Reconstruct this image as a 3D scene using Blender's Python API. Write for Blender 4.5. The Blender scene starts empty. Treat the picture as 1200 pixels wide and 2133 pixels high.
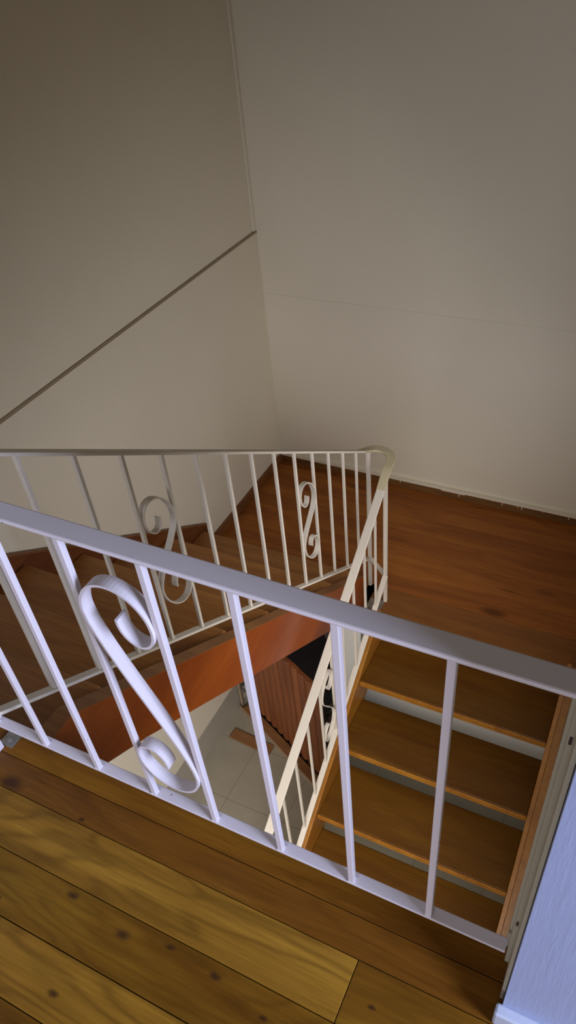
import bpy, bmesh, math, random
from mathutils import Vector, Matrix
random.seed(7)
S = bpy.context.scene
COL = S.collection
V = Vector

# ------------------------------------------------------------------ measures
XC, YC = -1.773, 3.314            # left wall / back wall planes
L, R, G = 1.649, 0.206, 0.3125    # landing drop, riser, going
YN = 2.122                        # landing edge of the lower flight
ZG = -3.298                       # ground floor
XR = -0.689                       # upper flight railing plane
M = 0.658                         # pitch of the flights
XI, XW = -0.541, 0.478            # lower flight tread ends
XL = -0.559                       # lower flight railing plane
ZB, ZT = 0.081, 0.82              # near railing bars
HC = 2.55                         # ceiling

# ------------------------------------------------------------------ materials
def nt(name):
    m = bpy.data.materials.new(name); m.use_nodes = True
    t = m.node_tree; b = t.nodes['Principled BSDF']
    return m, t, b
def N(t, kind, **kw):
    n = t.nodes.new(kind)
    for k, v in kw.items():
        if k in n.inputs: n.inputs[k].default_value = v
        else: setattr(n, k, v)
    return n
def ramp(t, stops):
    n = t.nodes.new('ShaderNodeValToRGB'); e = n.color_ramp.elements
    while len(e) < len(stops): e.new(0.5)
    for el, (p, c) in zip(e, stops):
        el.position = p; el.color = (*c, 1)
    return n
def mix(t, fac, a, b, mode='MIX'):
    n = t.nodes.new('ShaderNodeMix'); n.data_type = 'RGBA'; n.blend_type = mode
    for sock, v in ((n.inputs[0], fac), (n.inputs[6], a), (n.inputs[7], b)):
        if hasattr(v, 'is_output'): t.links.new(v, sock)
        elif isinstance(v, (int, float)): sock.default_value = v
        else: sock.default_value = (*v, 1)
    return n.outputs[2]
def math_(t, op, a, b=0.0, c=0.0):
    n = t.nodes.new('ShaderNodeMath'); n.operation = op
    for i, v in enumerate((a, b, c)):
        if hasattr(v, 'is_output'): t.links.new(v, n.inputs[i])
        else: n.inputs[i].default_value = v
    return n.outputs[0]

def wood(name, dark, mid, light, axis='X', rough=0.38, knots=(), grain=1.0, figure=0.6, spec=0.4, random_knots=0.0, coat=0.0, isl_var=1.0):
    m, t, b = nt(name); lk = t.links.new
    co = N(t, 'ShaderNodeTexCoord').outputs['Object']
    isl = N(t, 'ShaderNodeNewGeometry').outputs['Random Per Island']
    off = t.nodes.new('ShaderNodeCombineXYZ')
    lk(math_(t, 'MULTIPLY', isl, 37.0), off.inputs[0]); lk(math_(t, 'MULTIPLY', isl, 91.0), off.inputs[1]); lk(math_(t, 'MULTIPLY', isl, 17.0), off.inputs[2])
    add = t.nodes.new('ShaderNodeVectorMath'); add.operation = 'ADD'; lk(co, add.inputs[0]); lk(off.outputs[0], add.inputs[1])
    def mapped(s_along, s_across):
        mp = t.nodes.new('ShaderNodeMapping'); lk(add.outputs[0], mp.inputs[0])
        sc = [s_across] * 3; sc['XYZ'.index(axis)] = s_along
        mp.inputs['Scale'].default_value = sc; return mp.outputs[0]
    n1 = N(t, 'ShaderNodeTexNoise', Scale=1.0, Detail=4.0, Roughness=0.55, Distortion=0.9); lk(mapped(0.9 * grain, 7.0 * grain), n1.inputs['Vector'])
    w = N(t, 'ShaderNodeTexNoise', Scale=1.0, Detail=2.0, Roughness=0.4, Distortion=0.3); lk(mapped(1.6 * grain, 9.0 * grain), w.inputs['Vector'])
    rings = math_(t, 'SINE', math_(t, 'MULTIPLY', w.outputs[0], 62.0))
    rings = math_(t, 'MULTIPLY_ADD', rings, 0.5, 0.5)
    n2 = N(t, 'ShaderNodeTexNoise', Scale=1.0, Detail=5.0, Roughness=0.7); lk(mapped(5.0, 130.0), n2.inputs['Vector'])
    base = ramp(t, [(0.28, dark), (0.5, mid), (0.72, light)]); lk(n1.outputs[0], base.inputs[0])
    c = mix(t, math_(t, 'MULTIPLY', math_(t, 'POWER', rings, 3.0), 0.34 * figure), base.outputs[0], tuple(x * 0.55 for x in dark))
    fine = ramp(t, [(0.3, (0.60, 0.57, 0.54)), (0.7, (1.12, 1.12, 1.10))]); lk(n2.outputs[0], fine.inputs[0])
    c = mix(t, 0.7, c, fine.outputs[0], 'MULTIPLY')
    isl_t = ramp(t, [(0.0, (0.86, 0.84, 0.82)), (1.0, (1.08, 1.08, 1.06))]); lk(isl, isl_t.inputs[0])
    c = mix(t, isl_var, c, isl_t.outputs[0], 'MULTIPLY')
    if random_knots:
        v = N(t, 'ShaderNodeTexVoronoi', Scale=1.0, Randomness=1.0); lk(mapped(2.2, 5.5), v.inputs['Vector'])
        kr = ramp(t, [(0.0, (1, 1, 1)), (0.10, (0.9, 0.9, 0.9)), (0.22, (0, 0, 0))]); lk(v.outputs['Distance'], kr.inputs[0])
        c = mix(t, math_(t, 'MULTIPLY', kr.outputs[0], random_knots), c, tuple(x * 0.3 for x in dark))
    for (kx, ky, rr) in knots:
        sep = t.nodes.new('ShaderNodeSeparateXYZ'); lk(co, sep.inputs[0])
        nz = N(t, 'ShaderNodeTexNoise', Scale=60.0, Detail=2.0); lk(co, nz.inputs['Vector'])
        dx = math_(t, 'MULTIPLY', math_(t, 'SUBTRACT', sep.outputs[0], kx), 0.55)
        dy = math_(t, 'SUBTRACT', sep.outputs[1], ky)
        d = math_(t, 'SQRT', math_(t, 'ADD', math_(t, 'MULTIPLY', dx, dx), math_(t, 'MULTIPLY', dy, dy)))
        d = math_(t, 'ADD', d, math_(t, 'MULTIPLY', math_(t, 'SUBTRACT', nz.outputs[0], 0.5), rr * 0.9))
        k1 = N(t, 'ShaderNodeMapRange'); lk(d, k1.inputs['Value'])
        k1.inputs['From Min'].default_value = rr * 0.15; k1.inputs['From Max'].default_value = rr * 1.25
        k1.inputs['To Min'].default_value = 0.8; k1.inputs['To Max'].default_value = 0.0; k1.interpolation_type = 'SMOOTHSTEP'
        c = mix(t, k1.outputs[0], c, (0.028, 0.010, 0.006))
    lk(c, b.inputs['Base Color'])
    b.inputs['Roughness'].default_value = rough
    b.inputs['Specular IOR Level'].default_value = spec
    b.inputs['Coat Weight'].default_value = coat; b.inputs['Coat Roughness'].default_value = 0.25
    bp = N(t, 'ShaderNodeBump', Strength=0.12, Distance=0.002); lk(n2.outputs[0], bp.inputs['Height']); lk(bp.outputs[0], b.inputs['Normal'])
    return m

def paint(name, col, rough=0.45, chips=0.0, bump=0.05, scale=60.0, var=0.05, stretch=None, spec=0.4, bdist=0.002):
    m, t, b = nt(name); lk = t.links.new
    co = N(t, 'ShaderNodeTexCoord').outputs['Object']
    mp = t.nodes.new('ShaderNodeMapping'); lk(co, mp.inputs[0])
    if stretch: mp.inputs['Scale'].default_value = stretch
    n = N(t, 'ShaderNodeTexNoise', Scale=scale, Detail=4.0, Roughness=0.6); lk(mp.outputs[0], n.inputs['Vector'])
    big = N(t, 'ShaderNodeTexNoise', Scale=1.7, Detail=3.0); lk(co, big.inputs['Vector'])
    r = ramp(t, [(0.3, tuple(x * (1 - var) for x in col)), (0.7, tuple(min(1, x * (1 + var * .4)) for x in col))]); lk(big.outputs[0], r.inputs[0])
    c = r.outputs[0]
    if chips:
        ch = N(t, 'ShaderNodeTexNoise', Scale=38.0, Detail=3.0, Roughness=0.6); lk(co, ch.inputs['Vector'])
        cr = ramp(t, [(0.735, (0, 0, 0)), (0.75, (1, 1, 1))]); lk(ch.outputs[0], cr.inputs[0])
        c = mix(t, math_(t, 'MULTIPLY', cr.outputs[0], chips), c, (0.09, 0.07, 0.06))
    lk(c, b.inputs['Base Color'])
    b.inputs['Roughness'].default_value = rough; b.inputs['Specular IOR Level'].default_value = spec
    bp = N(t, 'ShaderNodeBump', Strength=bump, Distance=bdist); lk(n.outputs[0], bp.inputs['Height']); lk(bp.outputs[0], b.inputs['Normal'])
    return m

def plain(name, col, rough=0.5, metal=0.0, spec=0.5):
    m, t, b = nt(name); lk = t.links.new
    co = N(t, 'ShaderNodeTexCoord').outputs['Object']
    n = N(t, 'ShaderNodeTexNoise', Scale=30.0, Detail=3.0); lk(co, n.inputs['Vector'])
    r = ramp(t, [(0.3, tuple(x * .85 for x in col)), (0.7, tuple(min(1, x * 1.1) for x in col))]); lk(n.outputs[0], r.inputs[0])
    lk(r.outputs[0], b.inputs['Base Color']); b.inputs['Roughness'].default_value = rough; b.inputs['Metallic'].default_value = metal
    b.inputs['Specular IOR Level'].default_value = spec
    return m

def tiles(name, col, grout, size=0.42, rough=0.3, off=(0.0, 0.0)):
    m, t, b = nt(name); lk = t.links.new
    co = N(t, 'ShaderNodeTexCoord').outputs['Object']
    sep = t.nodes.new('ShaderNodeSeparateXYZ'); lk(co, sep.inputs[0])
    def line(o, of):
        f = math_(t, 'FRACT', math_(t, 'DIVIDE', math_(t, 'ADD', o, 100 * size + of), size))
        return math_(t, 'LESS_THAN', f, 0.006 / size)
    g = math_(t, 'MAXIMUM', line(sep.outputs[0], off[0]), line(sep.outputs[1], off[1]))
    n = N(t, 'ShaderNodeTexNoise', Scale=6.0, Detail=5.0, Roughness=0.65); lk(co, n.inputs['Vector'])
    r = ramp(t, [(0.3, tuple(x * .88 for x in col)), (0.7, col)]); lk(n.outputs[0], r.inputs[0])
    lk(mix(t, g, r.outputs[0], grout), b.inputs['Base Color'])
    b.inputs['Roughness'].default_value = rough
    return m

KNOTS = [(-.157, -.253, .011), (-.058, -.232, .007), (.048, -.240, .008), (-.297, -.233, .009), (-.386, -.092, .006),
         (-.216, -.393, .008), (-.598, -.086, .020), (.16, -.262, .006), (.33, -.165, .005), (-.44, -.30, .006)]
MAT = {}
MAT['board_red'] = wood('board_red', (0.1187, 0.0408, 0.0049), (0.1875, 0.0720, 0.0077), (0.2625, 0.1176, 0.0126), knots=KNOTS, rough=.36, coat=0, spec=.22)
MAT['board_honey'] = wood('board_honey', (0.1680, 0.0755, 0.0090), (0.2688, 0.1298, 0.0150), (0.3696, 0.1912, 0.0240), knots=KNOTS, rough=.36, figure=1.3, coat=0, spec=.22)
MAT['board_brown'] = wood('board_brown', (0.1103, 0.0400, 0.0036), (0.1837, 0.0800, 0.0072), (0.2940, 0.1550, 0.0144), knots=KNOTS, rough=.36, figure=.8, coat=0, spec=.22)
MAT['landing_board'] = wood('landing_board', (0.2369, 0.0728, 0.0163), (0.3296, 0.1070, 0.0208), (0.4222, 0.1562, 0.0282), rough=.5, random_knots=.8, figure=.3, isl_var=.35, spec=.2)
MAT['landing_edge'] = wood('landing_edge', (0.2000, 0.0667, 0.0112), (0.2500, 0.0897, 0.0147), (0.3063, 0.1150, 0.0189), rough=.5, figure=.3)
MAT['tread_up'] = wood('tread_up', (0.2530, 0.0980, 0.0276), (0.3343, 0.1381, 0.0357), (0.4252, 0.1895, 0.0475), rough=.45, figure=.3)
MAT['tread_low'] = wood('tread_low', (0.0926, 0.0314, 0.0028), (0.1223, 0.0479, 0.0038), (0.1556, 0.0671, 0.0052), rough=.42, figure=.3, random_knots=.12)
MAT['string_face'] = wood('string_face', (0.2544, 0.0475, 0.0062), (0.3251, 0.0670, 0.0078), (0.3817, 0.0864, 0.0098), axis='Y', rough=.33, figure=.25, coat=.2)
MAT['string_wall'] = wood('string_wall', (0.1200, 0.0360, 0.0130), (0.1680, 0.0522, 0.0160), (0.2160, 0.0765, 0.0220), axis='Y', rough=.4, figure=.25)
MAT['string_low'] = wood('string_low', (0.2640, 0.0998, 0.0126), (0.3630, 0.1470, 0.0182), (0.4400, 0.1943, 0.0245), axis='Y', rough=.4, figure=.4)
MAT['skirting_wood'] = wood('skirting_wood', (.15, .055, .020), (.20, .080, .027), (.26, .11, .036), axis='Y', rough=.5, figure=.3)
MAT['skirting_wood_x'] = wood('skirting_wood_x', (.13, .055, .018), (.19, .085, .025), (.25, .12, .035), axis='X', rough=.5, figure=.3)
MAT['slat'] = wood('slat', (.22, .070, .028), (.30, .098, .036), (.37, .135, .05), axis='Z', rough=.4, figure=.4)
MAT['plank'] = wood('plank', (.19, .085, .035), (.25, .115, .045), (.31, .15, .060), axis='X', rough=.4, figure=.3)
MAT['plank_edge'] = plain('plank_edge', (.42, .30, .20), .5)
MAT['ceiling_bounce_wood'] = wood('ceiling_bounce_wood', (.24, .19, .035), (.32, .26, .045), (.40, .33, .06), rough=.5, random_knots=.3)  # unseen ceiling; timber tint picked to bounce warm light onto the upper walls
MAT['rail'] = paint('rail_paint', (0.6882, 0.6300, 0.6800), rough=.42, chips=.9, bump=.08, var=.06)
MAT['rail_old'] = paint('rail_paint_old', (.74, .67, .57), rough=.42, chips=.9, bump=.08, var=.08)
MAT['wreath'] = paint('wreath_paint', (.58, .50, .32), rough=.45, chips=.9, bump=.10, var=.12)
MAT['wall'] = paint('wall_paint', (0.8000, 0.7400, 0.6027), rough=.6, bump=.06, scale=220, var=.03)
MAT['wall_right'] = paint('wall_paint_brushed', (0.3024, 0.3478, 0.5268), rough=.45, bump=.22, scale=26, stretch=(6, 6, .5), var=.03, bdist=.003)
MAT['jamb'] = paint('jamb_paint', (0.4000, 0.3640, 0.2691), rough=.5, bump=.10, scale=30, stretch=(4, 4, .6), chips=.6, var=.10)
MAT['dust'] = paint('dusty_ledge', (.34, .27, .18), rough=.8, var=.15)
MAT['wall_low'] = paint('wall_paint_downstairs', (.86, .84, .80), rough=.5, bump=.04, scale=200, var=.02)
MAT['tile'] = tiles('floor_tile', (.36, .325, .25), (.24, .21, .16), .45, .28, (.12, .30))
MAT['tile_skirt'] = paint('tile_skirting', (.42, .39, .33), rough=.35, bump=.02)
MAT['black'] = plain('black_laminate', (.012, .013, .016), .35)
MAT['black_case'] = plain('black_case', (.010, .010, .012), .45)
MAT['grey_print'] = plain('grey_print', (.16, .15, .14), .5)
MAT['grey_panel'] = plain('grey_panel', (.09, .088, .095), .45)
MAT['redgrey'] = plain('red_grey_print', (.10, .060, .055), .5)
MAT['metal'] = plain('worn_metal', (.35, .33, .30), .4, .8)
MAT['dirt'] = plain('dark_gap', (.05, .03, .02), .8)
MAT['white_enamel'] = paint('white_enamel', (.80, .79, .77), rough=.3, bump=.01)
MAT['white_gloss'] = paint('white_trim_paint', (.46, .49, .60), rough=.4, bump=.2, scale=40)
MAT['glass'] = plain('frame_paint', (.75, .74, .72), .4)

# ------------------------------------------------------------------ mesh helpers
def box(bm, lo, hi):
    vs = [bm.verts.new((x, y, z)) for z in (lo[2], hi[2]) for y in (lo[1], hi[1]) for x in (lo[0], hi[0])]
    for f in ((0, 2, 3, 1), (4, 5, 7, 6), (0, 1, 5, 4), (2, 6, 7, 3), (0, 4, 6, 2), (1, 3, 7, 5)):
        bm.faces.new([vs[i] for i in f])
    return vs
def prism(bm, pts, axis, a, b):
    """pts: 2-D outline; extruded along axis between a and b."""
    def mk(u, v, w):
        return {'X': (w, u, v), 'Y': (u, w, v), 'Z': (u, v, w)}[axis]
    A = [bm.verts.new(mk(u, v, a)) for u, v in pts]; B = [bm.verts.new(mk(u, v, b)) for u, v in pts]
    bm.faces.new(A[::-1]); bm.faces.new(B); n = len(pts)
    for i in range(n): bm.faces.new((A[i], A[(i + 1) % n], B[(i + 1) % n], B[i]))
    bmesh.ops.recalc_face_normals(bm, faces=bm.faces)
def sweep(bm, path, side_w, thick, side=None, closed_ends=True):
    """flat bar along a path; side(tangent, i) gives the wide direction."""
    path = [V(p) for p in path]; rings = []
    for i, p in enumerate(path):
        tg = (path[min(i + 1, len(path) - 1)] - path[max(i - 1, 0)]).normalized()
        s = side(tg, i) if side else V((tg.y, -tg.x, 0)).normalized()
        s = (s - tg * s.dot(tg)).normalized(); n = s.cross(tg).normalized()
        rings.append([bm.verts.new(p + s * a * side_w / 2 + n * b * thick / 2) for a, b in ((-1, -1), (1, -1), (1, 1), (-1, 1))])
    for i in range(len(rings) - 1):
        for k in range(4):
            bm.faces.new((rings[i][k], rings[i][(k + 1) % 4], rings[i + 1][(k + 1) % 4], rings[i + 1][k]))
    bm.faces.new(rings[0][::-1]); bm.faces.new(rings[-1])
    bmesh.ops.recalc_face_normals(bm, faces=bm.faces)
def cyl(bm, c, axis, r, h, n=16):
    rot = {'X': Matrix.Rotation(math.pi / 2, 4, 'Y'), 'Y': Matrix.Rotation(math.pi / 2, 4, 'X'), 'Z': Matrix.Identity(4)}[axis]
    bmesh.ops.create_cone(bm, cap_ends=True, segments=n, radius1=r, radius2=r, depth=h, matrix=Matrix.Translation(c) @ rot)
def obj(name, bm, mats, parent=None, loc=(0, 0, 0), bevel=0.0, smooth=False):
    """bm is in world coordinates; loc is the origin the object gets."""
    if parent is not None: loc = parent['_w']
    me = bpy.data.meshes.new(name)
    bmesh.ops.translate(bm, verts=bm.verts, vec=-V(loc))
    bm.to_mesh(me); bm.free()
    for m in (mats if isinstance(mats, (list, tuple)) else [mats]): me.materials.append(MAT[m])
    o = bpy.data.objects.new(name, me); COL.objects.link(o)
    if parent is not None: o.parent = parent
    else: o.location = loc
    if bevel:
        b = o.modifiers.new('bevel', 'BEVEL'); b.width = bevel; b.segments = 2; b.limit_method = 'ANGLE'; b.angle_limit = math.radians(50)
    if smooth:
        for p in me.polygons: p.use_smooth = True
    o['_w'] = tuple(loc)
    return o
def thing(name, label, cat, loc, group=None):
    o = bpy.data.objects.new(name, None); COL.objects.link(o); o.empty_display_size = .1
    o.location = loc; o['_w'] = tuple(loc); o['label'] = label; o['category'] = cat
    if group: o['group'] = group
    return o
def tag(o, label, cat, group=None):
    o['label'] = label; o['category'] = cat
    if group: o['group'] = group
    return o
def struct(name, bm, mats, label=None, cat=None, loc=(0, 0, 0), bevel=0.0):
    o = obj(name, bm, mats, loc=loc, bevel=bevel); o['kind'] = 'structure'
    if label: o['label'] = label
    if cat: o['category'] = cat
    return o
def B(): return bmesh.new()

# ------------------------------------------------------------------ the setting
YB, XE = -5.0, 3.2        # room behind the camera
# left wall: lower lining stands 12 mm proud of the upper one
bm = B()
box(bm, (XC - .25, YB, 0.0), (XC - .012, YC + .2, HC))
box(bm, (XC - .25, YB, ZG), (XC, YC + .2, -.010))
struct('wall_left', bm, 'wall', 'tall cream painted wall on the left with a ledge line across it', 'wall')
bm = B(); prism(bm, [(XC - .03, -.010), (XC, -.010), (XC + .001, -.007), (XC - .004, .002), (XC - .03, .004)], 'Y', YB, YC)
struct('trim_1', bm, 'dust', 'dark dusty ledge line running across the left wall', 'trim')
bm = B(); box(bm, (XC - .013, YC - .028, .003), (XC - .001, YC + .01, HC))
struct('trim_2', bm, 'wall', 'thin cream batten in the corner above the ledge', 'trim', bevel=.003)
# back wall, lower board 1.5 mm proud -> faint joint
bm = B()
box(bm, (XC - .1, YC, -.381), (XE, YC + .2, HC)); box(bm, (XC - .1, YC - .0006, ZG), (XE, YC + .2, -.3815))
struct('wall_back', bm, 'wall', 'broad cream painted wall behind the landing', 'wall')
# right wall: thick end beside the railing, room side brushed paint
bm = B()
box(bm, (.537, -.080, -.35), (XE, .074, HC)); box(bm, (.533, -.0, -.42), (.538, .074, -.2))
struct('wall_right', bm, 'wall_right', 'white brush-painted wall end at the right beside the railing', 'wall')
bm = B(); box(bm, (.540, .075, ZG), (.72, 2.62, -.72)); box(bm, (.540, 2.62, -2.1), (.72, YC, -.72)); box(bm, (.540, 2.62, ZG), (.72, YC, -3.0)); box(bm, (.540, 3.22, -3.0), (.72, YC, -2.1)); box(bm, (.540, .075, .22), (.72, YC, HC)); box(bm, (.540, .075, -.72), (.72, .53, .22)); box(bm, (.540, 2.07, -.72), (.72, YC, .22))
o = struct('wall_stairwell', bm, 'wall', 'cream wall along the right side of the stairwell', 'wall')
bm = B()
box(bm, (.517, .035, -.42), (.534, .074, HC)); box(bm, (.5225, .008, -.42), (.534, .0355, HC)); box(bm, (.530, -.055, .0), (.536, .0085, HC))
n0 = len(bm.faces)
for zz in (.172, .714): box(bm, (.5245, .0068, zz - .008), (.5285, .0082, zz + .008))
bm.faces.ensure_lookup_table()
for f in bm.faces[n0:]: f.material_index = 1
struct('trim_3', bm, ['jamb', 'dirt'], 'yellowed fluted timber jamb where the railing meets the right wall', 'trim', bevel=.003)
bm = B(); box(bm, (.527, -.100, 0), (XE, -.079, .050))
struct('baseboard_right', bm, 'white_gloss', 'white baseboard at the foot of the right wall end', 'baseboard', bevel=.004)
# ceiling and the room behind
bm = B()
yy = YB
while yy < YC:
    box(bm, (XC - .1, yy, HC), (XE, min(yy + .118, YC + .1), HC + .02)); yy += .12
struct('ceiling', bm, 'ceiling_bounce_wood')
bm = B()
box(bm, (XC - .1, YB - .15, 0), (-1.5, YB, HC)); box(bm, (1.5, YB - .15, 0), (XE, YB, HC)); box(bm, (-1.5, YB - .15, 0), (1.5, YB, .95)); box(bm, (-1.5, YB - .15, 2.45), (1.5, YB, HC))
struct('wall_front', bm, 'wall')
bm = B()
box(bm, (XE, YB, 0), (XE + .15, -1.46, HC)); box(bm, (XE, -.25, 0), (XE + .15, .1, HC)); box(bm, (XE, -1.46, 0), (XE + .15, -.25, .8)); box(bm, (XE, -1.46, 2.2), (XE + .15, -.25, HC))
struct('wall_room', bm, 'wall')
bm = B()
for y in (-1.46, -.88, -.29): box(bm, (XE + .04, y, .8), (XE + .09, y + .04, 2.2))
for z in (.8, 2.16): box(bm, (XE + .04, -1.46, z), (XE + .09, -.25, z + .04))
struct('window_1', bm, 'glass')
bm = B()
for x in (-1.5, -.02, 1.46): box(bm, (x, YB - .1, .95), (x + .04, YB - .05, 2.45))
for z in (.95, 2.41): box(bm, (-1.5, YB - .1, z), (1.5, YB - .05, z + .04))
struct('window_2', bm, 'glass')
bm = B()
for y in (.53, 1.28, 2.03): box(bm, (.62, y, -.72), (.66, y + .04, .22))
for z in (-.72, .18): box(bm, (.62, .53, z), (.66, 2.07, z + .04))
struct('window_3', bm, 'glass')
bm = B()
for y in (2.62, 3.18): box(bm, (.62, y, -3.0), (.66, y + .04, -2.1))
for z in (-3.0, -2.14): box(bm, (.62, 2.62, z), (.66, 3.22, z + .04))
struct('added_window', bm, 'glass')  # unseen window frame, added to go with the cabinet fill lamp

# upper floor: boards along X; a board is an island of the floor mesh
bm = B()
ed = [.032, -.030, -.102, -.2155, -.327, -.440]
while ed[-1] > YB: ed.append(ed[-1] - .1125)
tone = [0, 0, 1, 2, 1, 2, 0, 1]
XL0 = XC
for i in range(len(ed) - 1):
    y1, y0 = ed[i], ed[i + 1]
    cuts = [XL0, XE]
    if i == 2: cuts = [XL0, .279, XE]
    elif i > 5: cuts = [XL0, random.uniform(-.8, 2), XE]
    for j in range(len(cuts) - 1):
        gap = .0012 if i != 3 else .0016
        n0 = len(bm.faces)
        box(bm, (cuts[j] + (.0008 if j else 0), y0 + gap, -.022), (cuts[j + 1] - .0008, y1 - gap * .4, 0))
        bm.faces.ensure_lookup_table()
        for f in bm.faces[n0:]: f.material_index = (tone[i % 8] if not (i == 2 and j == 1) else 2)
n0 = len(bm.faces)
box(bm, (XL0, YB, -.24), (XE, -.02, -.0225)); box(bm, (XL0, -.02, -.25), (XE, .024, -.0225))
bm.faces.ensure_lookup_table()
for f in bm.faces[n0:]: f.material_index = 3
struct('floor', bm, ['board_red', 'board_honey', 'board_brown', 'dirt'], 'polished knotty timber board floor in the foreground', 'floor', bevel=.0008)

# landing: boards along X
bm = B()
yy = 2.35
while yy < YC:
    e = min(yy + .113, YC)
    box(bm, (XC, yy + .0006, -L - .022), (.54, e - .0006, -L)); yy += .113
n0 = len(bm.faces)
box(bm, (XC, 2.195, -L - .022), (-.650, 2.349, -L - .0004)); box(bm, (-.70, YN - .004, -L - .03), (.54, 2.349, -L - .0004))
bm.faces.ensure_lookup_table()
for f in bm.faces[n0:]: f.material_index = 1
struct('landing_floor', bm, ['landing_board', 'landing_edge'], 'dark reddish timber landing floor between the two stair flights', 'floor')
bm = B(); box(bm, (-.66, YN + .012, -L - .205), (.53, YN + .045, -L - .030)); box(bm, (XC, 2.24, -L - .205), (-.66, 2.28, -L - .0225)); box(bm, (XC, 2.28, -L - .20), (.53, YC, -L - .0225))
struct('trim_4', bm, 'string_low', 'timber fascia under the landing edge', 'trim')
# landing baseboards
bm = B(); box(bm, (XC, 2.285, -L), (XC + .018, YC - .02, -L + .066))
struct('baseboard_left', bm, 'skirting_wood', 'dark timber baseboard along the left side of the landing', 'baseboard', bevel=.002)
bm = B(); box(bm, (XC, YC - .020, -L), (.54, YC - .002, -L + .058))
n0 = len(bm.faces)
box(bm, (XC, YC - .0235, -L + .056), (.54, YC - .001, -L + .074))
for x, w, d in ((-.44, .004, .030), (-.155, .004, .026), (-.055, .003, .018), (-.03, .005, .024), (.26, .004, .022), (-.85, .004, .02), (.1, .003, .012), (-.22, .003, .010)):
    box(bm, (x, YC - .0245, -L + .060 - d), (x + w, YC - .012, -L + .060))
box(bm, (-.56, YC - .0215, -L + .048), (-.40, YC - .012, -L + .0575))
bm.faces.ensure_lookup_table()
for f in bm.faces[n0:]: f.material_index = 1
struct('baseboard_back', bm, ['skirting_wood_x', 'wall'], 'timber baseboard at the back of the landing with dripped white paint on top', 'baseboard')
# ground floor
bm = B(); box(bm, (XC - .1, -4.0, ZG - .1), (XE, YC + .1, ZG))
o = struct('ground_floor', bm, 'tile', 'pale tiled floor at the bottom of the stairwell', 'floor')
bm = B(); box(bm, (XC - .05, -4.0, ZG), (XC + .004, 2.30, ZG + .28))
struct('baseboard_ground', bm, 'tile_skirt', 'grey tiled skirting band at the foot of the left wall downstairs', 'baseboard', bevel=.002)
bm = B(); box(bm, (-.81, 2.45, ZG), (.54, 2.53, -L - .2))
struct('wall_below_landing', bm, 'wall_low', 'white wall below the landing seen between the open treads', 'wall')
bm = B(); box(bm, (XC - .1, -4.1, ZG), (-1.2, -4.0, 0)); box(bm, (1.4, -4.1, ZG), (XE, -4.0, 0)); box(bm, (-1.2, -4.1, -1.1), (1.4, -4.0, 0)); box(bm, (XE, -4.0, ZG), (XE + .1, YC, 0))
struct('wall_ground', bm, 'wall_low')

# ------------------------------------------------------------------ upper flight (descends away from the camera, left)
NOSE = .022
fl = thing('stair_flight', 'upper stair flight of dark brown treads between left wall and sloping railing', 'stairs', (-1.2, 1.1, -L))
for k in range(1, 8):
    bm = B(); box(bm, (XC + .0235, (k - 1) * G + .012, -k * R - .034), (-.722, k * G + NOSE, -k * R))
    obj('tread', bm, 'tread_up', fl, bevel=.008)
for k in range(1, 9):
    y = (k - 1) * G
    bm = B(); box(bm, (XC + .0235, y - .008, -k * R + .0005), (-.722, y + .011, -(k - 1) * R - .0345 if k > 1 else -.03))
    obj('riser', bm, 'string_face', fl)
m = R / G
# outer string: top follows the nosings, level at its head
bm = B()
prism(bm, [(.034, -.30), (.034, -.112), (.176, -.112), (1.0, -.112 - m * .824), (2.2, -.112 - m * 2.024), (2.2, -.112 - m * 2.024 - .25), (1.95, -1.56), (.40, -.52)], 'X', -.722, -.667)
for f_ in bm.faces:
    f_.normal_update()
    if f_.normal.z > .5: f_.material_index = 1
o = obj('outer_string', bm, ['string_face', 'tread_up'], fl, bevel=.003)
o['label'] = 'orange-brown varnished stair string'
# wall string with a capped top edge
bm = B()
prism(bm, [(0.034, -.42), (.034, .02), (.09, .02), (2.262, .048 - m * 2.262), (2.262, -L), (2.1, -L)], 'X', XC + .003, XC + .023)
obj('wall_string', bm, 'string_wall', fl)
bm = B()
sweep(bm, [(XC + .018, .06, .043), (XC + .018, 2.266, .051 - m * 2.262 + .003)], .030, .012, side=lambda t, i: V((1, 0, 0)))
obj('string_cap', bm, 'skirting_wood', fl, bevel=.002)

# ------------------------------------------------------------------ lower flight (open treads, descends towards the camera, right)
fl2 = thing('stair_flight', 'lower stair flight of open orange-brown treads on the right', 'stairs', (-.03, 1.2, ZG))
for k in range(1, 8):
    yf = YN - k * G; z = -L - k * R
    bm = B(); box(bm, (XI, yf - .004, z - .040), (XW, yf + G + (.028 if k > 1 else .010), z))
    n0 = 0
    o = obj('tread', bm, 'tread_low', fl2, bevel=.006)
    bm = B(); box(bm, (XI + .001, yf - .012, z - .041), (XW - .001, yf - .0035, z - .002))  # paler tread front: light from downstairs on the edge, put into the colour
    e = obj('nosing_lit_strip', bm, 'string_low', fl2, bevel=.003)
m3 = R / G
def zn(y): return -L - m3 * (YN - y)
yb = YN - 8 * G
for nm, x0, x1 in (('inner_string', XI - .042, XI), ('wall_string', XW, XW + .024)):
    c = .035 if nm == 'inner_string' else .05
    bm = B()
    prism(bm, [(yb, ZG), (yb, zn(yb) + .06), (YN + .01, zn(YN + .01) + c), (YN + .01, zn(YN) - .27), (yb + .40, ZG)], 'X', x0, x1)
    obj(nm, bm, 'string_low', fl2, bevel=.003)
bm = B()
prism(bm, [(yb, ZG), (yb, zn(yb) + .05), (YN + .01, zn(YN + .01) + .03), (YN + .01, zn(YN) - .27), (yb + .40, ZG)], 'X', XW + .0245, .538)
obj('string_packing', bm, 'string_low', fl2)

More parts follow.
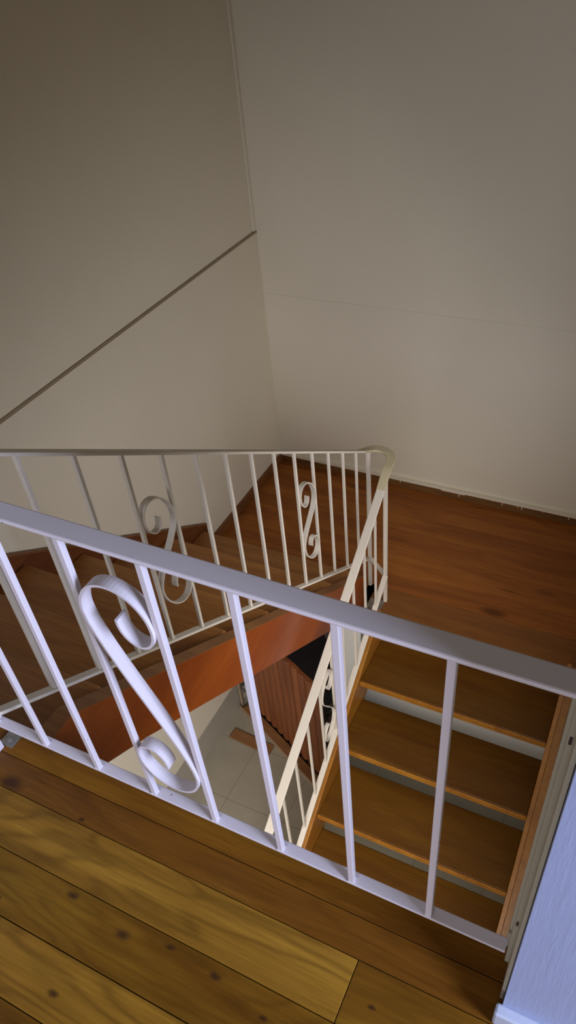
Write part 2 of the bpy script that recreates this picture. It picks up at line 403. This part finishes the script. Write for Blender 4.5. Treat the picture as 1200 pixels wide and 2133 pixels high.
# ------------------------------------------------------------------ railings
def scroll_path(w, h, mirror, shear, r=None):
    """S scroll in (u, v): u across the bay (centred), v up (centred)."""
    r = r or w / 2; out = []
    rv1, rv2 = r * 1.15, r * .66; vc = h / 2 - rv1
    for i in range(25):
        a = math.radians(172 + 188 * i / 24); out.append((r / 2 + r / 2 * math.cos(a), vc + rv2 * math.sin(a)))
    for i in range(1, 31):
        a = math.radians(180 * i / 30); out.append((r * math.cos(a), vc + rv1 * math.sin(a)))
    end = out[-1]
    low = [(-u, -v) for u, v in out][::-1]
    # tangent easing between the two curls
    a, b = V(end), V(low[0])
    mid = []
    for i in range(1, 12):
        f = i / 12
        p0, p1, p2, p3 = a, a + V((0, -h * .15)), b + V((0, h * .15)), b
        q = p0 * (1 - f) ** 3 + p1 * 3 * f * (1 - f) ** 2 + p2 * 3 * f * f * (1 - f) + p3 * f ** 3
        mid.append((q.x, q.y))
    pts = out + mid + low
    return [((-u if mirror else u), v + shear * (-u if mirror else u)) for u, v in pts]

def baluster(root, name, p0, p1, w=.012, mat='rail', ang=0.0):
    bm = B(); x, y = p0[0], p0[1]
    box(bm, (x - w / 2, y - w / 2, p0[2]), (x + w / 2, y + w / 2, p1[2]))
    # weld bead at the foot
    box(bm, (x - w * .62, y - w * .62, p0[2]), (x + w * .62, y + w * .62, p0[2] + .003))
    return obj(name, bm, mat, root, bevel=.0015)

# --- near railing, plane y = 0
nr = thing('railing', 'nearest white metal railing along the floor edge across the foreground', 'railing', (-.1, 0, 0), 'painted metal stair railings')
X1, S1 = -.532, .1518
bm = B(); box(bm, (-.712, -.0155, ZT), (.5215, .0225, ZT + .008)); o = obj('top_rail', bm, 'rail', nr, bevel=.003)
bm = B(); box(bm, (-.700, -.0085, ZB - .007), (.5195, .0165, ZB)); obj('bottom_rail', bm, 'rail', nr, bevel=.0015)
for k in range(-1, 7):
    baluster(nr, 'baluster', (X1 + k * S1, -.002, ZB), (0, 0, ZT))
pts = scroll_path(.136, .576, False, 0)
cx = X1 + 2.5 * S1
bm = B(); sweep(bm, [(cx + u, -.001, .454 + v) for u, v in pts], .025, .005, side=lambda t, i: V((0, 1, 0)))
obj('scroll', bm, 'rail', nr)
bm = B(); box(bm, (-.712, -.046, 0.0), (-.682, -.018, ZB - .010)); box(bm, (-.712, -.046, ZB - .018), (-.682, .010, ZB - .0095))
obj('foot', bm, 'rail', nr, bevel=.003)
bm = B(); box(bm, (-.712, -.0145, ZB), (-.684, .0145, ZT)); obj('post', bm, 'rail', nr, bevel=.002)
bm = B(); box(bm, (-.700, -.016, 0), (-.662, .028, .006)); cyl(bm, V((-.678, .0, .010)), 'Z', .007, .010, 6)
obj('fixing_plate', bm, 'metal', nr, bevel=.001)

# --- upper flight railing, plane x = XR
ur = thing('railing', 'sloping cream railing beside the upper flight, farthest from the camera', 'railing', (XR, 2.341, -L), 'painted metal stair railings')
ZU, HR = .112, .737
def zb_(y): return ZU - M * y
def zt_(y): return ZU + HR - M * y
bm = B(); sweep(bm, [(XR, .024, zt_(.024) + .005), (XR, 2.28, zt_(2.28) + .005)], .042, .010, side=lambda t, i: V((1, 0, 0)))
obj('top_rail', bm, 'rail_old', ur, bevel=.003)
bm = B(); sweep(bm, [(XR, .010, zb_(.010) - .004), (XR, 2.341, zb_(2.341) - .004)], .026, .010, side=lambda t, i: V((1, 0, 0)))
obj('bottom_rail', bm, 'rail_old', ur, bevel=.0015)
Y2, S2 = .3274, .15464
for k in range(-1, 13):
    y = Y2 + k * S2; baluster(ur, 'baluster', (XR, y, zb_(y)), (0, 0, zt_(y) + .004), mat='rail_old')
for k in (2, 8):
    yc = Y2 + (k + .5) * S2
    pts = scroll_path(.136, .43, True, -M * .8)
    bm = B(); sweep(bm, [(XR, yc + u, (zb_(yc) + zt_(yc)) / 2 + v) for u, v in pts], .022, .004, side=lambda t, i: V((1, 0, 0)))
    obj('scroll', bm, 'rail_old', ur)
bm = B(); box(bm, (XR - .010, 2.331, -L), (XR + .010, 2.351, zt_(2.341) + .004)); obj('post', bm, 'rail_old', ur, bevel=.002)

# --- lower flight railing, plane x = XL
lr = thing('railing', 'cream railing beside the lower flight, running down to the tiled floor', 'railing', (XL, 2.2475, -L), 'painted metal stair railings')
Y3, S3, ZL0, H3 = 1.8033, .14828, -1.730, .690
def lb_(y): return ZL0 - M * (Y3 - y)
def lt_(y): return lb_(y) + H3
YE = .42
bm = B(); sweep(bm, [(XL, 2.20, lt_(2.20) + .005), (XL, YE, lt_(YE) + .005)], .044, .010, side=lambda t, i: V((1, 0, 0)))
obj('top_rail', bm, 'rail_old', lr, bevel=.003)
bm = B(); sweep(bm, [(XL, 2.2475, lb_(2.2475) - .005), (XL, YE, lb_(YE) - .005)], .030, .010, side=lambda t, i: V((1, 0, 0)))
obj('bottom_rail', bm, 'rail_old', lr, bevel=.0015)
for k in range(-2, 9):
    y = Y3 - k * S3; baluster(lr, 'baluster', (XL, y, lb_(y)), (0, 0, lt_(y) + .004), mat='rail_old')
yc = Y3 - 2.5 * S3
pts = scroll_path(.132, .47, False, M * .8)
bm = B(); sweep(bm, [(XL, yc + u, (lb_(yc) + lt_(yc)) / 2 + v) for u, v in pts], .022, .004, side=lambda t, i: V((1, 0, 0)))
obj('scroll', bm, 'rail_old', lr)
bm = B(); box(bm, (XL - .010, 2.2375, -L), (XL + .010, 2.2575, lt_(2.2475) + .004)); obj('post', bm, 'rail_old', lr, bevel=.002)
# wreathed corner joining both handrails
ctl = [V(q) for q in ((XR, 2.17, zt_(2.17) + .006), (XR, 2.25, zt_(2.25) + .006), (XR, 2.325, -.668), (XR + .022, 2.366, -.682), (-.628, 2.380, -.688), (-.584, 2.366, -.694), (XL - .002, 2.325, -.702), (XL, 2.26, -.722), (XL, 2.18, lt_(2.18) + .007), (XL, 2.10, lt_(2.10) + .007))]
path = []
for i in range(1, len(ctl) - 2):
    p0, p1, p2, p3 = ctl[i - 1:i + 3]
    for j in range(6):
        f = j / 6
        path.append(.5 * ((2 * p1) + (p2 - p0) * f + (2 * p0 - 5 * p1 + 4 * p2 - p3) * f * f + (3 * p1 - p0 - 3 * p2 + p3) * f ** 3))
path.append(ctl[-2])
bm = B(); sweep(bm, path, .046, .013, side=lambda t, i: V((t.y, -t.x, 0)))
o = obj('corner_wreath', bm, 'wreath', lr, bevel=.003); o['label'] = 'yellowed curved handrail corner'
bm = B(); sweep(bm, [(XR, 2.341, zb_(2.341) - .004), (XL, 2.2475, lb_(2.2475) - .003)], .024, .010, side=lambda t, i: V((t.y, -t.x, 0)))
obj('link_bar', bm, 'rail_old', lr)
bm = B(); box(bm, (-.645, 2.16, -L), (-.56, 2.24, -L + .003))
cyl(bm, V((-.60, 2.225, -L + .006)), 'Z', .006, .010, 6); cyl(bm, V((-.625, 2.20, -L + .006)), 'Z', .006, .010, 6)
obj('fixing_plate', bm, 'metal', lr)

# ------------------------------------------------------------------ bar downstairs
TH = math.atan2(-.251, .533)
U = V((math.cos(TH), math.sin(TH), 0)); W = V((-math.sin(TH), math.cos(TH), 0))
O = V((-1.705, 2.290, ZG))
def bl(u, v, z): return O + U * u + W * v + V((0, 0, z))
def bbox(bm, lo, hi):
    vs = box(bm, lo, hi)
    for q in vs: q.co = bl(*q.co)
bar = thing('bar_counter', 'slatted dark timber bar counter with black top below the stairs', 'counter', O)
LB, NS = .95, 13
bm = B()
w = LB / NS
for i in range(NS):
    u0 = i * w
    prof = [(u0 + .003, .0), (u0 + .008, -.010), (u0 + w * .35, -.018), (u0 + w * .65, -.018), (u0 + w - .008, -.010), (u0 + w - .003, .0), (u0 + w - .003, .0115), (u0 + .003, .0115)]
    A = [bm.verts.new(bl(a, b, .06)) for a, b in prof]; Bv = [bm.verts.new(bl(a, b, 1.10 + .004 * (i % 2))) for a, b in prof]
    bm.faces.new(A[::-1]); bm.faces.new(Bv)
    for q in range(8): bm.faces.new((A[q], A[(q + 1) % 8], Bv[(q + 1) % 8], Bv[q]))
bmesh.ops.recalc_face_normals(bm, faces=bm.faces)
obj('slat_front', bm, 'slat', bar)
bm = B(); bbox(bm, (0, .012, .0), (LB, .03, 1.09)); obj('back_panel', bm, 'black_case', bar)
bm = B(); prism(bm, [(0, .013), (LB - .015, .013), (LB - .015, .215), (.60, .315), (0, .33)], 'Z', 1.086, 1.10)
for q in bm.verts: q.co = bl(*q.co)
obj('counter_top', bm, 'black', bar)
bm = B(); bbox(bm, (.02, -.012, .0), (LB, .012, .06)); obj('plinth', bm, 'black_case', bar)
bm = B(); bbox(bm, (.02, .27, .0), (.40, .30, 1.085)); obj('carcass', bm, 'black_case', bar)
# foot board in front of it
kb = thing('foot_board', 'brown timber board on the tiles along the foot of the bar', 'board', bl(.5, -.1, 0))
bm = B(); bbox(bm, (.03, -.090, .0), (LB - .05, -.022, .045)); obj('board', bm, 'plank', kb, bevel=.002)
bm = B(); bbox(bm, (.0, -.098, .0), (LB - .05, -.0905, .045)); o = obj('edge_strip', bm, 'plank_edge', kb); o['label'] = 'pale edge strip'
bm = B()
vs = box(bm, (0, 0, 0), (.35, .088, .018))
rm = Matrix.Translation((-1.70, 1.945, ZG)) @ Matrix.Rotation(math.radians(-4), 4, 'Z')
for q in vs: q.co = rm @ q.co  # thin flat box forming a brown band on the tiles
tag(obj('brown_band', bm, 'plank', loc=(-1.45, 1.99, ZG), bevel=.006), 'thin flat brown band on the pale tiles near the left wall downstairs', 'plank')
# sound equipment kept behind the bar
st = thing('audio_unit', 'black audio unit with faint printing behind the bar, seen through the lower scroll', 'audio equipment', bl(.66, .18, 0))
bm = B(); bbox(bm, (.42, .035, .0), (.900, .215, .98)); obj('case', bm, 'black_case', st, bevel=.006)
bm = B()
for z, a, b in ((.80, .08, .18), (.785, .10, .16), (.74, .07, .19)): bbox(bm, (.900, a, z), (.903, b, z + .007))
obj('printing', bm, 'grey_print', st)
bm = B(); bbox(bm, (.900, .05, .60), (.904, .20, .69)); obj('dial_window', bm, 'redgrey', st)
bm = B(); bbox(bm, (.900, .05, .30), (.904, .20, .54)); obj('front_panel', bm, 'grey_panel', st, bevel=.001)
# hasp by the wall
hs = thing('door_bracket', 'small worn metal bracket between the left wall and the bar', 'bracket', (-1.745, 2.242, ZG))
bm = B(); box(bm, (-1.752, 2.235, ZG), (-1.738, 2.249, ZG + .62)); obj('upright', bm, 'plank_edge', hs)
bm = B(); cyl(bm, V((-1.712, 2.240, ZG + .22)), 'Y', .022, .012); box(bm, (-1.738, 2.236, ZG + .205), (-1.68, 2.244, ZG + .235)); obj('clasp', bm, 'metal', hs)
# white cabinet at the back downstairs
cb = thing('cabinet', 'tall white cabinet standing below the landing behind the bar', 'cabinet', (-1.35, 2.92, ZG))
bm = B(); box(bm, (-1.66, 2.67, ZG + .05), (-1.05, 3.24, -L - .28)); obj('body', bm, 'white_enamel', cb, bevel=.008)
bm = B(); box(bm, (-1.65, 2.645, ZG + .06), (-1.06, 2.668, -L - .29)); d_ = obj('door', bm, 'white_enamel', cb, bevel=.006)
bm = B(); box(bm, (-1.12, 2.62, -2.6), (-1.10, 2.6445, -2.35)); obj('handle', bm, 'metal', d_)
bm = B(); box(bm, (-1.65, 2.69, ZG), (-1.06, 3.23, ZG + .049)); obj('plinth', bm, 'black_case', cb)

# ------------------------------------------------------------------ light
def area(name, loc, target, sx, sy, power, col, spread):
    l = bpy.data.lights.new(name, 'AREA'); l.shape = 'RECTANGLE'; l.size = sx; l.size_y = sy; l.energy = power; l.color = col; l.spread = math.radians(spread)
    o = bpy.data.objects.new(name, l); COL.objects.link(o); o.location = loc
    o.rotation_euler = (V(target) - V(loc)).to_track_quat('-Z', 'Y').to_euler(); return o
area('daylight_side_window', (XE + .02, -.86, 1.5), (-1.77, .45, -.35), 1.0, 1.1, 105, (.62, .71, 1.0), 130)
area('daylight_front_window', (.0, YB - .02, 1.7), (.0, 3.3, -2.0), 3.0, 1.5, 15, (.88, .88, 1.0), 60)
area('daylight_landing_window', (.539, 1.20, -.25), (-1.4, 2.05, -1.6), 1.5, .9, 10.3, (1.0, .98, 1.0), 127)
area('daylight_downstairs', (.35, -1.3, -.45), (-.95, 1.3, -3.1), 1.4, 1.0, 31, (1.0, .95, .90), 85)
area('added_cabinet_fill', (.539, 2.92, -2.55), (-1.1, 2.95, -2.75), .56, .85, 5, (1.0, .97, .95), 140)  # added fill lamp, out of view, brightens the cabinet side below the landing
wd = bpy.data.worlds.new('World'); S.world = wd; wd.use_nodes = True
wd.node_tree.nodes['Background'].inputs[0].default_value = (.75, .82, 1, 1); wd.node_tree.nodes['Background'].inputs[1].default_value = .6

# ------------------------------------------------------------------ camera
yaw, pitch, roll, f = .5307, .7182, -.1100, 1547.0
fw = V((-math.sin(yaw) * math.cos(pitch), math.cos(yaw) * math.cos(pitch), -math.sin(pitch)))
rt = V((math.cos(yaw), math.sin(yaw), 0)); up = rt.cross(fw)
r2 = rt * math.cos(roll) + up * math.sin(roll); u2 = -rt * math.sin(roll) + up * math.cos(roll)
cam = bpy.data.cameras.new('Camera'); co = bpy.data.objects.new('Camera', cam); COL.objects.link(co)
mw = Matrix((r2, u2, -fw)).transposed().to_4x4(); mw.translation = V((.5085, -.5694, 1.513)); co.matrix_world = mw
cam.sensor_fit = 'VERTICAL'; cam.sensor_height = 36; cam.lens = f / 2133 * 36
cam.shift_x = -6.15 / 2133; cam.shift_y = 53.1 / 2133; cam.clip_start = .02
S.camera = co
S.view_settings.view_transform = 'Standard'; S.view_settings.look = 'None'; S.view_settings.gamma = 1; S.view_settings.use_curve_mapping = False
S.view_settings.exposure = 0.0
for o in S.objects:
    if '_w' in o: del o['_w']
